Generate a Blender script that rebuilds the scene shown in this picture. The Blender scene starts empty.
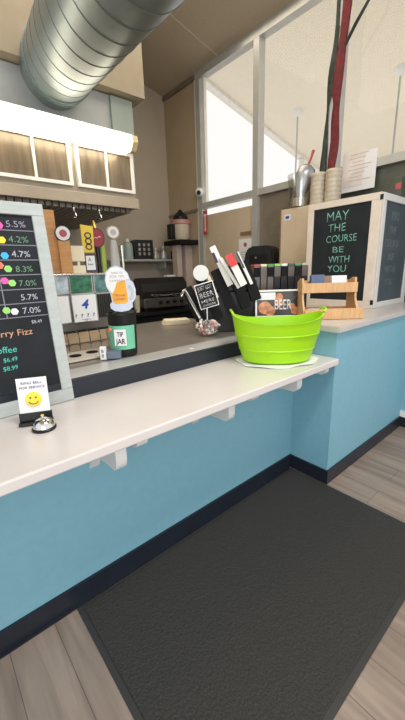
import bpy, bmesh, math, random
from mathutils import Vector, Matrix, Euler
random.seed(7)
C = bpy.context.scene.collection
PI = math.pi
R = math.radians

# ------------------------------------------------------------------ materials
def mat(name, col, rough=.5, metal=0., var=.05, scale=8., bump=0., emit=0., alpha=None, spec=.5, coat=0., stretch=(1,1,1), detail=3.):
    m = bpy.data.materials.new(name); m.use_nodes = True
    nt = m.node_tree; b = nt.nodes['Principled BSDF']
    tc = nt.nodes.new('ShaderNodeTexCoord'); mp = nt.nodes.new('ShaderNodeMapping')
    mp.inputs['Scale'].default_value = stretch
    nz = nt.nodes.new('ShaderNodeTexNoise'); nz.inputs['Scale'].default_value = scale
    nz.inputs['Detail'].default_value = detail
    nt.links.new(tc.outputs['Object'], mp.inputs['Vector']); nt.links.new(mp.outputs[0], nz.inputs['Vector'])
    rp = nt.nodes.new('ShaderNodeValToRGB')
    c = Vector(col[:3])
    lo = [max(0, x*(1-var)) for x in c]; hi = [min(1, x*(1+var)) for x in c]
    rp.color_ramp.elements[0].position = .3; rp.color_ramp.elements[1].position = .7
    rp.color_ramp.elements[0].color = (*lo, 1); rp.color_ramp.elements[1].color = (*hi, 1)
    nt.links.new(nz.outputs[0], rp.inputs[0]); nt.links.new(rp.outputs[0], b.inputs['Base Color'])
    b.inputs['Roughness'].default_value = rough; b.inputs['Metallic'].default_value = metal
    b.inputs['Specular IOR Level'].default_value = spec
    b.inputs['Coat Weight'].default_value = coat
    if emit:
        b.inputs['Emission Color'].default_value = (*c, 1); b.inputs['Emission Strength'].default_value = emit
    if bump:
        bp = nt.nodes.new('ShaderNodeBump'); bp.inputs['Strength'].default_value = bump; bp.inputs['Distance'].default_value = .01
        nt.links.new(nz.outputs[0], bp.inputs['Height']); nt.links.new(bp.outputs[0], b.inputs['Normal'])
    return m

def clear(name, tint=(1,1,1), gloss=.08, rough=.02):
    m = bpy.data.materials.new(name); m.use_nodes = True; nt = m.node_tree
    for n in list(nt.nodes): nt.nodes.remove(n)
    out = nt.nodes.new('ShaderNodeOutputMaterial'); mx = nt.nodes.new('ShaderNodeMixShader')
    t = nt.nodes.new('ShaderNodeBsdfTransparent'); g = nt.nodes.new('ShaderNodeBsdfGlossy')
    nz = nt.nodes.new('ShaderNodeTexNoise'); nz.inputs['Scale'].default_value = 3
    mr = nt.nodes.new('ShaderNodeMapRange'); mr.inputs['To Min'].default_value = gloss*.8; mr.inputs['To Max'].default_value = gloss*1.2
    nt.links.new(nz.outputs[0], mr.inputs[0]); nt.links.new(mr.outputs[0], mx.inputs[0])
    t.inputs[0].default_value = (*tint, 1); g.inputs['Roughness'].default_value = rough
    nt.links.new(t.outputs[0], mx.inputs[1]); nt.links.new(g.outputs[0], mx.inputs[2]); nt.links.new(mx.outputs[0], out.inputs[0])
    return m

def wood_floor():
    m = bpy.data.materials.new('plank_floor'); m.use_nodes = True; nt = m.node_tree; b = nt.nodes['Principled BSDF']
    tc = nt.nodes.new('ShaderNodeTexCoord'); mp = nt.nodes.new('ShaderNodeMapping')
    mp.inputs['Rotation'].default_value = (0, 0, PI/2)
    br = nt.nodes.new('ShaderNodeTexBrick'); br.inputs['Scale'].default_value = 1
    br.inputs['Brick Width'].default_value = 1.2; br.inputs['Row Height'].default_value = .18
    br.inputs['Mortar Size'].default_value = .0016; br.inputs['Mortar Smooth'].default_value = .1
    br.inputs['Color1'].default_value = (.31, .25, .21, 1); br.inputs['Color2'].default_value = (.25, .20, .165, 1)
    br.inputs['Mortar'].default_value = (.12, .09, .075, 1)
    nt.links.new(tc.outputs['Object'], mp.inputs[0]); nt.links.new(mp.outputs[0], br.inputs[0])
    mp2 = nt.nodes.new('ShaderNodeMapping'); mp2.inputs['Scale'].default_value = (14, 1.2, 1)
    nz = nt.nodes.new('ShaderNodeTexNoise'); nz.inputs['Scale'].default_value = 1.5; nz.inputs['Detail'].default_value = 6; nz.inputs['Distortion'].default_value = .6
    nt.links.new(tc.outputs['Object'], mp2.inputs[0]); nt.links.new(mp2.outputs[0], nz.inputs['Vector'])
    rp = nt.nodes.new('ShaderNodeValToRGB'); rp.color_ramp.elements[0].position = .33; rp.color_ramp.elements[1].position = .68
    rp.color_ramp.elements[0].color = (.74, .72, .70, 1); rp.color_ramp.elements[1].color = (1.12, 1.1, 1.08, 1)
    nt.links.new(nz.outputs[0], rp.inputs[0])
    mx = nt.nodes.new('ShaderNodeMix'); mx.data_type = 'RGBA'; mx.blend_type = 'MULTIPLY'; mx.inputs[0].default_value = 1
    nt.links.new(br.outputs[0], mx.inputs[6]); nt.links.new(rp.outputs[0], mx.inputs[7]); nt.links.new(mx.outputs[2], b.inputs['Base Color'])
    b.inputs['Roughness'].default_value = .42
    return m

def mat_rug():
    m = bpy.data.materials.new('ribbed_mat'); m.use_nodes = True; nt = m.node_tree; b = nt.nodes['Principled BSDF']
    tc = nt.nodes.new('ShaderNodeTexCoord')
    vo = nt.nodes.new('ShaderNodeTexVoronoi'); vo.inputs['Scale'].default_value = 90
    nz = nt.nodes.new('ShaderNodeTexNoise'); nz.inputs['Scale'].default_value = 260; nz.inputs['Detail'].default_value = 2
    nt.links.new(tc.outputs['Object'], vo.inputs[0]); nt.links.new(tc.outputs['Object'], nz.inputs['Vector'])
    rp = nt.nodes.new('ShaderNodeValToRGB'); rp.color_ramp.elements[0].position = .3; rp.color_ramp.elements[1].position = .75
    rp.color_ramp.elements[0].color = (.015, .015, .014, 1); rp.color_ramp.elements[1].color = (.052, .050, .047, 1)
    nt.links.new(nz.outputs[0], rp.inputs[0]); nt.links.new(rp.outputs[0], b.inputs['Base Color'])
    bp = nt.nodes.new('ShaderNodeBump'); bp.inputs['Strength'].default_value = .4; bp.inputs['Distance'].default_value = .006
    nt.links.new(vo.outputs[0], bp.inputs['Height']); nt.links.new(bp.outputs[0], b.inputs['Normal'])
    b.inputs['Roughness'].default_value = .75; b.inputs['Specular IOR Level'].default_value = .35
    return m

M = dict(
 blue=mat('pale_blue_paint', (.195,.41,.51), .55, var=.03, scale=25, bump=.15),
 navy=mat('black_vinyl_base', (.012,.016,.026), .35, var=.1),
 shelf=mat('white_laminate', (.66,.62,.60), .3, var=.025, scale=5, coat=.2),
 cap=mat('grey_laminate', (.52,.49,.47), .3, var=.04, scale=7),
 bracket=mat('white_paint', (.7,.7,.68), .5),
 floor=wood_floor(), rug=mat_rug(), rugedge=mat('rubber_edge', (.028,.028,.028), .6),
 kfloor=mat('kitchen_tile', (.10,.075,.06), .4, var=.2),
 tan=mat('taupe_wall', (.47,.40,.315), .75, var=.03, scale=4),
 tanside=mat('tan_wall', (.46,.355,.23), .75, var=.03, scale=4),
 ceil=mat('tan_ceiling', (.50,.41,.30), .85, var=.05, scale=60),
 cream=mat('cream_ceiling', (.80,.74,.62), .85, var=.02),
 white=mat('white_metal', (.78,.76,.72), .4), alu=mat('grey_aluminium', (.50,.50,.47), .4, metal=.3, var=.06),
 beige=mat('beige_panel', (.58,.47,.33), .6, var=.03), brown=mat('brown_panel', (.20,.17,.13), .35, var=.1),
 green_dark=mat('dark_green_panel', (.07,.08,.06), .4, var=.2),
 edge=mat('brushed_edge_steel', (.60,.60,.58), .3, metal=.35, var=.05, scale=3, stretch=(1,14,14)), top=mat('brushed_worktop', (.34,.305,.27), .28, metal=.5, var=.10, scale=4, stretch=(1,8,1)), steel=mat('stainless_steel', (.50,.48,.45), .27, metal=.95, var=.08, scale=3, stretch=(1,14,14)),
 steeldark=mat('worn_steel', (.17,.155,.14), .38, metal=.8, var=.15, scale=6),
 galv=mat('galvanised_steel', (.21,.255,.25), .36, metal=.5, var=.10, scale=4),
 soffit=mat('beige_soffit', (.36,.305,.22), .7), hoodgrey=mat('pale_grey_steel', (.42,.44,.44), .4, metal=.3), hoodtan=mat('warm_steel', (.44,.37,.28), .4, metal=.4),
 screen=mat('brown_reflection', (.17,.13,.085), .25, metal=.2, var=.3, scale=3, stretch=(5,1,.6)),  # brown tone and streaks paint the reflection into the hood's glossy panels
 tube=mat('lamp_diffuser', (1.,.90,.72), .5, emit=9.), endcap=mat('yellowed_plastic', (.75,.6,.33), .5),
 black=mat('black_plastic', (.009,.009,.010), .38, var=.2, spec=.35), blackm=mat('matt_black', (.010,.010,.011), .75, var=.2, spec=.2),
 board=mat('chalkboard_slate', (.014,.017,.021), .65, var=.25, scale=7, spec=.25), board2=mat('dusty_chalkboard', (.05,.07,.085), .6, var=.15, scale=5),
 frame=mat('whitewashed_wood', (.42,.455,.445), .6, var=.08, scale=12, stretch=(1,1,4)),
 frame2=mat('cream_wood_frame', (.66,.58,.50), .6, var=.06, scale=12),
 frame3=mat('pale_wood_frame', (.60,.60,.58), .6, var=.06, scale=12),
 chalk=mat('white_chalk', (.42,.43,.50), .9), chalkv=mat('violet_chalk', (.30,.27,.38), .9), chalkg=mat('green_chalk', (.13,.26,.16), .9), chalkt=mat('teal_chalk', (.08,.50,.42), .9),
 chalko=mat('orange_chalk', (.60,.32,.20), .9), chalkf=mat('faded_chalk', (.10,.13,.14), .9), chalkmint=mat('mint_chalk', (.17,.42,.34), .9),
 pink=mat('pink_card', (.85,.10,.40), .6), yellow=mat('yellow_card', (.85,.68,.05), .6), sky=mat('blue_card', (.05,.42,.80), .6), coral=mat('coral_card', (.9,.2,.12), .6),
 lime=mat('green_card', (.28,.62,.14), .6), paper=mat('white_paper', (.78,.78,.78), .7, var=.02), ink=mat('dark_ink', (.05,.04,.07), .7), inkblue=mat('blue_ink', (.02,.07,.42), .6), inkv=mat('violet_ink', (.10,.08,.26), .7),
 smile=mat('smiley_yellow', (.80,.66,.04), .45), chrome=mat('chrome', (.75,.75,.77), .1, metal=1.),
 bucket=mat('lime_green_plastic', (.34,.66,.008), .38, var=.02, spec=.4), cloth=mat('white_cloth', (.75,.77,.74), .9),
 wood=mat('honey_wood', (.55,.27,.09), .5, var=.12, scale=10, stretch=(1,1,6)), ply=mat('light_wood', (.60,.36,.17), .5, var=.12, scale=8, stretch=(6,1,1)),
 gold=mat('brass', (.75,.5,.15), .25, metal=1.), tapyellow=mat('tap_yellow', (.78,.55,.04), .4), tapred=mat('tap_red', (.30,.02,.03), .3), tapgreen=mat('tap_olive', (.32,.42,.05), .4), tapgrey=mat('tap_grey', (.42,.40,.37), .4), darkred=mat('faded_red', (.42,.09,.09), .6),
 teal=mat('teal_photo', (.10,.22,.22), .25, var=.7, scale=14), greenphoto=mat('green_photo', (.03,.15,.08), .25, var=.6, scale=30),
 bluephoto=mat('pale_photo', (.45,.53,.58), .25, var=.5, scale=16),
 mint=mat('mint_label', (.16,.50,.33), .5, var=.06), amber=mat('amber_print', (.80,.38,.03), .5, var=.1), lilac=mat('pale_blue_card', (.55,.60,.72), .6),
 greybox=mat('slate_grey_plastic', (.13,.16,.22), .45), glass=clear('clear_glass'), pane=clear('window_glass', (1,1,1), .01),
 plastic=clear('clear_plastic', (.9,.9,.88), .16, .1), candy1=mat('white_wrapper', (.75,.68,.64), .35, var=.1), candy2=mat('pink_wrapper', (.60,.26,.24), .35), candy3=mat('silver_wrapper', (.45,.43,.42), .25, metal=.6),
 cupplastic=mat('milky_plastic', (.50,.44,.34), .4, var=.12, scale=20), scoop=mat('brushed_scoop', (.42,.43,.46), .3, metal=.7),
 redcloth=mat('red_cloth', (.15,.02,.026), .85, var=.25, scale=20), darkcloth=mat('dark_green_cloth', (.035,.045,.035), .85, var=.5, scale=15), silvertape=mat('silver_tape', (.40,.40,.38), .4, metal=.3),
 redsign=mat('red_sign_face', (.50,.07,.05), .5), red=mat('red_carton', (.68,.03,.03), .45), mintbottle=mat('mint_bottle', (.33,.42,.37), .4), napkin=mat('cream_napkin', (.82,.72,.52), .8),
 warm=mat('lit_cream', (.85,.66,.44), .45, var=.08), tray=mat('pale_tray', (.60,.54,.46), .4), jarpale=mat('jar_contents', (.62,.52,.40), .7, var=.1, scale=30), pinkplastic=mat('pink_rim', (.50,.25,.22), .4),
 photo=mat('dark_photo', (.03,.02,.018), .3, var=.5), photoorange=mat('warm_photo', (.55,.22,.09), .3, var=.5, scale=25), sack=mat('brown_packet', (.09,.065,.05), .3, var=.4),
 greencard=mat('green_top', (.10,.30,.08), .5), bluecard=mat('navy_card', (.08,.12,.22), .5), browncard=mat('brown_card', (.25,.15,.09), .5), pillar=mat('pale_pink_paper', (.52,.42,.36), .7, var=.05),
 darkhood=mat('dark_filter', (.20,.175,.145), .4, metal=.5, var=.3, scale=30), greenish=mat('greenish_panel', (.30,.36,.32), .4),
)

# ------------------------------------------------------------------ mesh helpers
def box(bm, lo, hi, bev=0., rot=None, at=None):
    lo, hi = Vector(lo), Vector(hi)
    r = bmesh.ops.create_cube(bm, size=1.)
    vs = r['verts']; c = (lo+hi)/2; s = hi-lo
    for v in vs: v.co = Vector((v.co.x*s.x, v.co.y*s.y, v.co.z*s.z)) + c
    if bev:
        es = list({e for v in vs for e in v.link_edges})
        rr = bmesh.ops.bevel(bm, geom=es, offset=bev, segments=2, affect='EDGES', profile=.5)
        vs = list({v for f in rr['faces'] for v in f.verts} | {v for v in vs if v.is_valid})
    if rot is not None:
        m = Matrix.Translation(at) @ rot.to_matrix().to_4x4() @ Matrix.Translation(-Vector(at))
        for v in vs: v.co = m @ v.co
    return vs

def cyl(bm, a, b, r1, r2=None, seg=20, caps=True):
    a, b = Vector(a), Vector(b); r2 = r1 if r2 is None else r2
    d = b-a; q = d.to_track_quat('Z', 'Y').to_matrix().to_4x4()
    m = Matrix.Translation((a+b)/2) @ q
    return bmesh.ops.create_cone(bm, cap_ends=caps, segments=seg, radius1=r1, radius2=r2, depth=d.length, matrix=m)['verts']

def tube(bm, pts, rad, seg=10, flat=1.):
    pts = [Vector(p) for p in pts]; rings = []
    rads = rad if isinstance(rad, (list, tuple)) else [rad]*len(pts)
    for i, p in enumerate(pts):
        t = (pts[min(i+1, len(pts)-1)] - pts[max(i-1, 0)]).normalized()
        ref = Vector((0,0,1)) if abs(t.z) < .9 else Vector((0,1,0))
        s = t.cross(ref).normalized(); u = s.cross(t).normalized()
        rings.append([bm.verts.new(p + s*rads[i]*math.cos(2*PI*k/seg) + u*rads[i]*flat*math.sin(2*PI*k/seg)) for k in range(seg)])
    for i in range(len(rings)-1):
        for k in range(seg):
            bm.faces.new((rings[i][k], rings[i][(k+1) % seg], rings[i+1][(k+1) % seg], rings[i+1][k]))
    bm.faces.new(rings[0]); bm.faces.new(rings[-1])

def lathe(bm, prof, at=(0,0,0), seg=28, sx=1., sy=1., cap=False):
    at = Vector(at); rings = []
    for r, z in prof:
        rings.append([bm.verts.new(at + Vector((r*sx*math.cos(2*PI*k/seg), r*sy*math.sin(2*PI*k/seg), z))) for k in range(seg)])
    for i in range(len(rings)-1):
        for k in range(seg):
            bm.faces.new((rings[i][k], rings[i][(k+1) % seg], rings[i+1][(k+1) % seg], rings[i+1][k]))
    if cap:
        bm.faces.new(rings[0]); bm.faces.new(rings[-1])

def prism(bm, pts, y0, y1):   # outline in x,z extruded along y
    a = [bm.verts.new((x, y0, z)) for x, z in pts]; b = [bm.verts.new((x, y1, z)) for x, z in pts]
    n = len(pts); bm.faces.new(a); bm.faces.new(b[::-1])
    for i in range(n): bm.faces.new((a[i], a[(i+1) % n], b[(i+1) % n], b[i]))

def smooth_outline(n, fn): return [fn(2*PI*k/n) for k in range(n)]

def obj(name, bm, m, parent=None, smooth=False, loc=None, rot=None):
    bmesh.ops.recalc_face_normals(bm, faces=bm.faces)
    me = bpy.data.meshes.new(name); bm.to_mesh(me); bm.free()
    me.materials.append(M[m] if isinstance(m, str) else m)
    if smooth:
        for p in me.polygons: p.use_smooth = True
        try: me.set_sharp_from_angle(angle=R(38))
        except Exception: pass
    o = bpy.data.objects.new(name, me); C.objects.link(o)
    if parent: o.parent = parent
    if loc is not None: o.location = loc
    if rot is not None: o.rotation_euler = rot
    return o

def tag(o, label, cat, group=None):
    o['label'] = label; o['category'] = cat
    if group: o['group'] = group
    return o
def thing(name, label, cat, loc=(0,0,0), rz=0., group=None, rx=0.):
    o = bpy.data.objects.new(name, None); C.objects.link(o); o.empty_display_size = .05
    o.location = loc; o.rotation_euler = (rx, 0, rz); return tag(o, label, cat, group)
def struct(name, m, *boxes, bev=0.):
    bm = bmesh.new()
    for lo, hi in boxes: box(bm, lo, hi, bev)
    o = obj(name, bm, m); o['kind'] = 'structure'; return o
def B(*boxes, bev=0.):
    bm = bmesh.new()
    for b in boxes: box(bm, b[0], b[1], bev)
    return bm
def dup(root, loc=None, rot=None, label=None, cat=None):
    r = root.copy(); C.objects.link(r)
    if loc is not None: r.location = loc
    if rot is not None: r.rotation_euler = rot
    if label: r['label'] = label
    for ch in list(root.children):
        c = ch.copy(); C.objects.link(c); c.parent = r
        for g in ch.children:
            d = g.copy(); C.objects.link(d); d.parent = c
    return r

# Writing: lies in the local x-z plane facing -y, (x, z) is the lower left corner; y is the face it sits on
def writing(lines, m, *a_, **k_):
    return [write_line(l, m, *a_, **k_) for l in lines]
def write_line(line, m, parent, y, name='chalk_writing', jit=0., thick=.0012, bold=0., shear=0.):
    bm = bmesh.new()
    for (txt, x, z, h, w) in [line]:      # h = capital height, w = total width
        cu = bpy.data.curves.new('t', 'FONT'); cu.body = txt; cu.size = 1.; cu.extrude = .0; cu.offset = bold; cu.shear = shear
        cu.resolution_u = 3
        to = bpy.data.objects.new('t', cu); C.objects.link(to)
        dg = bpy.context.evaluated_depsgraph_get(); me = bpy.data.meshes.new_from_object(to.evaluated_get(dg))
        bpy.data.objects.remove(to); bpy.data.curves.remove(cu)
        xs = [v.co.x for v in me.vertices]; 
        if not xs: continue
        x0, x1 = min(xs), max(xs); k = w/(x1-x0)
        t = bmesh.new(); t.from_mesh(me); bpy.data.meshes.remove(me)
        r = bmesh.ops.extrude_face_region(t, geom=list(t.faces))
        for v in [g for g in r['geom'] if isinstance(g, bmesh.types.BMVert)]: v.co.z += 1
        for v in t.verts:
            px, pz, pd = (v.co.x-x0)*k, v.co.y*h/.7, v.co.z
            ph = px/max(w, 1e-6)
            v.co = Vector((x+px, y-thick*pd, z+pz + jit*h*math.sin(ph*9+x*50)))
        tm = bpy.data.meshes.new('t'); t.to_mesh(tm); t.free(); bm.from_mesh(tm); bpy.data.meshes.remove(tm)
    return obj(name, bm, m, parent)

# ------------------------------------------------------------------ the setting
XW = 1.8                                  # inner face of the glazed side wall
def zc(x): return 4.31 + .22*(XW-x)       # sloping kitchen ceiling
def zd(x): return 7.20 - .2274*x          # dining room ceiling
struct('floor', 'floor', ((-5, -5, -.1), (2.6, .1, 0)))
struct('floor_kitchen', 'kfloor', ((-5, .1, -.1), (XW+.1, 4.2, 0)))
struct('floor_dining', 'floor', ((2.6, -5, -.1), (14, 6.6, 0)), ((XW+.1, .1, -.1), (2.6, 6.6, 0)))
cw = struct('wall_counter', 'blue', ((-5, 0, 0), (0, .22, .8885)), ((-5, .201, .8885), (0, .22, 1.02)))
struct('trim_1', 'navy', ((-5, .192, .931), (-.0005, .2005, 1.021)), ((-5, .2005, 1.0201), (-.0005, .2195, 1.0215)))
struct('wall_block', 'blue', ((0, -.31, 0), (2.0, .37, 1.095)), ((.20, .37, 0), (2.0, 1.0, 1.095)))
struct('wall_jog', 'blue', ((1.335, -.75, .16), (2.0, -.31, 1.06)))
struct('trim_2', 'white', ((1.32, -.75, .10), (2.0, -.31, .16)))
struct('baseboard_counter', 'navy', ((-5, -.014, 0), (-.014, 0, .104)), ((-5,-.03,0),(-.03,-.014,.008)))
struct('baseboard_block', 'navy', ((-.014, -.31, 0), (0, 0, .104)), ((-.014, -.324, 0), (1.335, -.31, .104)))
struct('baseboard_jog', 'navy', ((1.321, -.764, 0), (1.335, -.324, .10)), ((1.335, -.764, 0), (2.0, -.75, .10)), ((1.335, -.75, 0), (2.0, -.31, .10)))
# kitchen walls and ceiling
struct('wall_back', 'tan', ((-4.2, 3.95, 0), (XW, 4.1, 5.7)))
struct('wall_left', 'tan', ((-4.2, 1.2, 0), (-4.0, 3.95, 5.7)))
bm = bmesh.new()
prism(bm, [(-5, zc(-5)), (XW+.08, zc(XW+.08)), (XW+.08, zc(XW+.08)+.1), (-5, zc(-5)+.1)], -3.2, 4.1)
o = obj('ceiling', bm, 'ceil'); o['kind'] = 'structure'
bm = bmesh.new()
for yy in (-.9, .85, 2.6):                                   # pale seams between ceiling boards
    prism(bm, [(-5, zc(-5)-.004), (XW, zc(XW)-.004), (XW, zc(XW)+.001), (-5, zc(-5)+.001)], yy-.008, yy+.008)
for xx in (-2.4, 0-.6):
    prism(bm, [(xx-.008, zc(xx)-.005), (xx+.008, zc(xx)-.005), (xx+.008, zc(xx)+.003), (xx-.008, zc(xx)+.003)], -3.2, 3.95)
o = obj('trim_3', bm, mat('ceiling_seam', (.62,.54,.42), .7)); o['kind'] = 'structure'
# glazed side wall: plain tan piece near the corner, then the tall window
YP = 3.10
struct('wall_right', 'tanside', ((XW, YP, 0), (XW+.1, 3.95, 4.31)))
struct('wall_right_upper', 'cream', ((XW, -3.2, 4.32), (XW+.1, 4.1, 6.9)))
struct('wall_right_lower', 'brown', ((XW, -.3, 0), (XW+.1, YP, .98)))
struct('trim_4', 'brown', ((XW-.03, YP, 4.24), (XW, 3.95, 4.3)))
wf = struct('window_1', 'alu', ((XW-.03, YP-.09, .98), (XW+.08, YP, 4.31)), ((XW-.034, 1.87, .981), (XW+.084, 1.96, 4.309)),
       ((XW-.036, -.9, 4.22), (XW+.078, YP-.001, 4.319)), ((XW-.026, -.899, 2.46), (XW+.076, YP-.002, 2.54)), ((XW-.032, .775, .981), (XW+.082, .835, 4.308)),
       ((XW-.028, -.898, .982), (XW+.074, YP-.003, 1.04)), ((XW-.033,-.9,.983),(XW+.083,-.82,4.307)))
g = window_inner_frame = struct('window_inner_frame', 'white', ((XW+.0, YP-.16, 2.54), (XW+.05, YP-.09, 4.22)), ((XW+.0, 1.96, 2.54), (XW+.05, 1.99, 4.22)), ((XW-.02, YP-.01, .98), (XW+.1, YP+.04, 4.31)))
window_glass = struct('window_glass', 'pane', ((XW+.02, 1.96, 2.54), (XW+.026, YP-.09, 4.22)), ((XW+.02, .835, 2.54), (XW+.026, 1.87, 4.22)), ((XW+.02, -.82, 2.54), (XW+.026, .775, 4.22)),
       ((XW+.02, 1.96, 2.36), (XW+.026, YP-.09, 2.46)))
window_glass.parent = wf; window_glass.name = 'pane'; window_inner_frame.parent = wf; window_inner_frame.name = 'inner_frame'
struct('wall_panel_beige', 'beige', ((XW+.02, 1.96, 1.04), (XW+.05, YP-.09, 2.36)))
struct('pane_reflection_brown', 'brown', ((XW+.02, .835, 1.04), (XW+.05, 1.87, 2.46)))  # opaque panel painted with the grey-brown that the lower pane reflects
struct('pane_reflection_green', 'green_dark', ((XW+.02, -.82, 1.04), (XW+.05, .775, 2.46)))  # opaque panel in the dark green of the lower pane's reflection
# dining room beyond the glass
bm = bmesh.new(); prism(bm, [(XW, zd(XW)), (14, zd(14)), (14, zd(14)+.1), (XW, zd(XW)+.1)], -5, 6.3)
o = obj('ceiling_dining', bm, 'cream'); o['kind'] = 'structure'
bm = bmesh.new()
prism(bm, [(XW+.1, zd(XW+.1)-.07), (14, zd(14)-.07), (14, zd(14)), (XW+.1, zd(XW+.1))], 6.0, 6.14)
for x in (2.6, 8.9, 11.5): box(bm, (x, 6.0, 0), (x+.12, 6.14, zd(x)-.1))
box(bm, (XW+.1, 6.0, 2.3), (14, 6.14, 2.42)); box(bm, (XW+.1, 6.0, 0), (14, 6.14, .6))
o = obj('window_2', bm, 'white'); o['kind'] = 'structure'
struct('window_glass_dining', 'pane', ((XW+.1, 6.06, .6), (14, 6.066, 2.3)), ((XW+.1, 6.06, 2.42), (14, 6.066, 3.7)))

# ------------------------------------------------------------------ serving shelf, caps, counters
bm = bmesh.new(); box(bm, (-5, -.338, .889), (-.001, .2005, .93), bev=.006)
tag(obj('serving_shelf', bm, 'shelf'), 'long white laminate shelf running along the light blue wall', 'shelf')
bm = bmesh.new()
ol = [(-.02, -.335), (2.0, -.335), (2.0, 1.0), (.19, 1.0), (.19, .37), (-.02, .37)]
lo_ = [bm.verts.new((x, y, 1.0955)) for x, y in ol]; hi_ = [bm.verts.new((x, y, 1.135)) for x, y in ol]
bm.faces.new(lo_); bm.faces.new(hi_)
for i in range(6): bm.faces.new((lo_[i], lo_[(i+1) % 6], hi_[(i+1) % 6], hi_[i]))
bmesh.ops.bevel(bm, geom=list(bm.edges), offset=.005, segments=2, affect='EDGES')
tag(obj('counter_cap', bm, 'cap'), 'grey-white laminate top on the higher light blue block at the right', 'countertop')
def bracket(x, ln, h, w, label):
    bm = bmesh.new()
    n = 8
    pts = [(0, .888), (-ln, .888), (-ln, .888-h*.55)]
    pts += [(-ln + .03*(1-math.cos(t*PI/2/n*1.)), .888-h*.55-h*.45*math.sin(t*PI/2/n)) for t in range(1, n+1)]
    pts += [(-ln+.08, .888-h), (-.10, .888-h*1.1), (-.03, .888-h*1.6), (0, .888-h*2.)]
    a = [bm.verts.new((x-w/2, y, z)) for y, z in pts]; b = [bm.verts.new((x+w/2, y, z)) for y, z in pts]
    m = len(pts); bm.faces.new(a); bm.faces.new(b[::-1])
    for i in range(m): bm.faces.new((a[i], a[(i+1) % m], b[(i+1) % m], b[i]))
    tag(obj('shelf_bracket', bm, 'bracket'), label, 'bracket', 'brackets under the serving shelf')
bracket(-1.525, .29, .115, .045, 'large white bracket under the shelf, leftmost, below the bell and menu board')
bracket(-1.42, .27, .065, .05, 'small white bracket just right of the leftmost large bracket')
bracket(-.935, .29, .105, .042, 'large white bracket under the middle of the shelf, left of the green tub')
bracket(-.735, .27, .060, .05, 'small white bracket right of the middle large bracket')
bracket(-.365, .29, .10, .05, 'large white bracket below the green tub, nearest the blue corner')
bracket(-.06, .29, .062, .05, 'small white bracket at the right end of the shelf against the block')

t = thing('prep_counter', 'stainless steel prep counter just behind the low blue wall', 'counter', (-2, .9, 0))
obj('worktop', B(((-1.99, -.679, .985), (1.97, .62, 1.02)), ((1.9701, -.52, .985), (2.188, .62, 1.02)), bev=.004), 'top', t)
obj('front_edge', B(((-1.99, -.679, 1.0201), (1.97, -.52, 1.024)), bev=.001), 'edge', t)
obj('base_cabinet', B(((-1.98, -.66, 0), (1.96, .55, .985)), ((1.9601, -.51, 0), (2.188, .55, .985))), 'blackm', t)
t = thing('back_counter', 'dark counter along the back wall under the shelf', 'counter', (1, 3.4, 0))
obj('worktop', B(((-.85, -.5, .88), (.79, .54, .92)), bev=.004), 'blackm', t)
obj('base_cabinet', B(((-.85, -.46, 0), (.79, .54, .88))), 'blackm', t)

bm = bmesh.new(); box(bm, (-1.70, -1.016, .0), (-.022, -.031, .006), bev=.002)
r = thing('floor_mat', 'large dark charcoal floor mat on the wood planks below the shelf', 'mat', (0,0,0))
obj('border', bm, 'rugedge', r); obj('pile', B(((-1.675, -.99, .0061), (-.045, -.055, .011)), bev=.002), 'rug', r)

# ------------------------------------------------------------------ hood, light, duct
t = thing('range_hood', 'large stainless range hood on the back wall with white framed panels', 'range hood', (0, 2.2, 2.2))
bm = bmesh.new()
box(bm, (-4.0, 0, 0), (.1, 1.745, .06)); box(bm, (-4, 0, .06), (.10, .04, .12))
obj('lower_rim', B(((-4.0, -.02, -.01), (.12, .02, .095)), ((-4.0, .02, 0), (.12, 1.74, .02)), bev=.004), 'hoodtan', t)
obj('canopy', B(((-4.0, .021, .55), (.1, 1.74, 1.04))), 'hoodgrey', t)
obj('lower_canopy', B(((-4.0, .021, .06), (.1, 1.74, .5495))), 'hoodtan', t)
bm = bmesh.new()
for k in range(60): box(bm, (-3.9+k*.066, .06, -.045), (-3.9+k*.066+.054, 1.7, -.001))
obj('grease_filter', bm, 'darkhood', t)
for x0, x1 in ((-1.27, -.60), (-.55, .08), (-2.0, -1.32)):
    z0, z1, w = .14, .53, .03; xm = (x0+x1)/2
    f = obj('panel_frame', B(((x0, -.03, z0), (x1, .02, z0+w)), ((x0, -.03, z1-w), (x1, .02, z1)), ((x0, -.03, z0+w), (x0+w, .02, z1-w)), ((x1-w, -.03, z0+w), (x1, .02, z1-w)), ((xm-.01, -.03, z0+w), (xm+.01, .02, z1-w))), 'white', t)
    obj('screen', B(((x0+w, -.008, z0+w), (xm-.01, .018, z1-w)), ((xm+.01, -.008, z0+w), (x1-w, .018, z1-w))), 'screen', f)
obj('end_panel', B(((-.12, -.012, .66), (.125, .02, 1.03))), 'greenish', t)
bm = bmesh.new()
prism(bm, [(-4.0, 3.25), (.23, 3.25), (.23, zc(.23)-.02), (-4.0, zc(-4.0)-.02)], 2.1, 3.94)
o = obj('wall_soffit', bm, 'soffit'); o['kind'] = 'structure'
t = thing('strip_light', 'long bright fluorescent strip light across the front of the range hood', 'light', (0, 2.05, 2.70))
bm = bmesh.new()
pts = [(-.11+.11*(1-math.cos(a)) , 0) for a in ()]
prof = [(.10*math.cos(R(a)), .055+.085*math.sin(R(a))) for a in range(200, 361, 20)]
prof = [(-.10, .10), (-.115, .04), (-.06, -.03), (.03, -.03), (.08, .04), (.08, .10)]
a = [bm.verts.new((-3.6, y, z+.02)) for y, z in prof]; b = [bm.verts.new((-.05, y, z+.02)) for y, z in prof]
for i in range(len(prof)): bm.faces.new((a[i], a[(i+1) % 6], b[(i+1) % 6], b[i]))
bm.faces.new(a); bm.faces.new(b[::-1])
obj('diffuser', bm, 'tube', t)
bm = bmesh.new()
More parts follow.
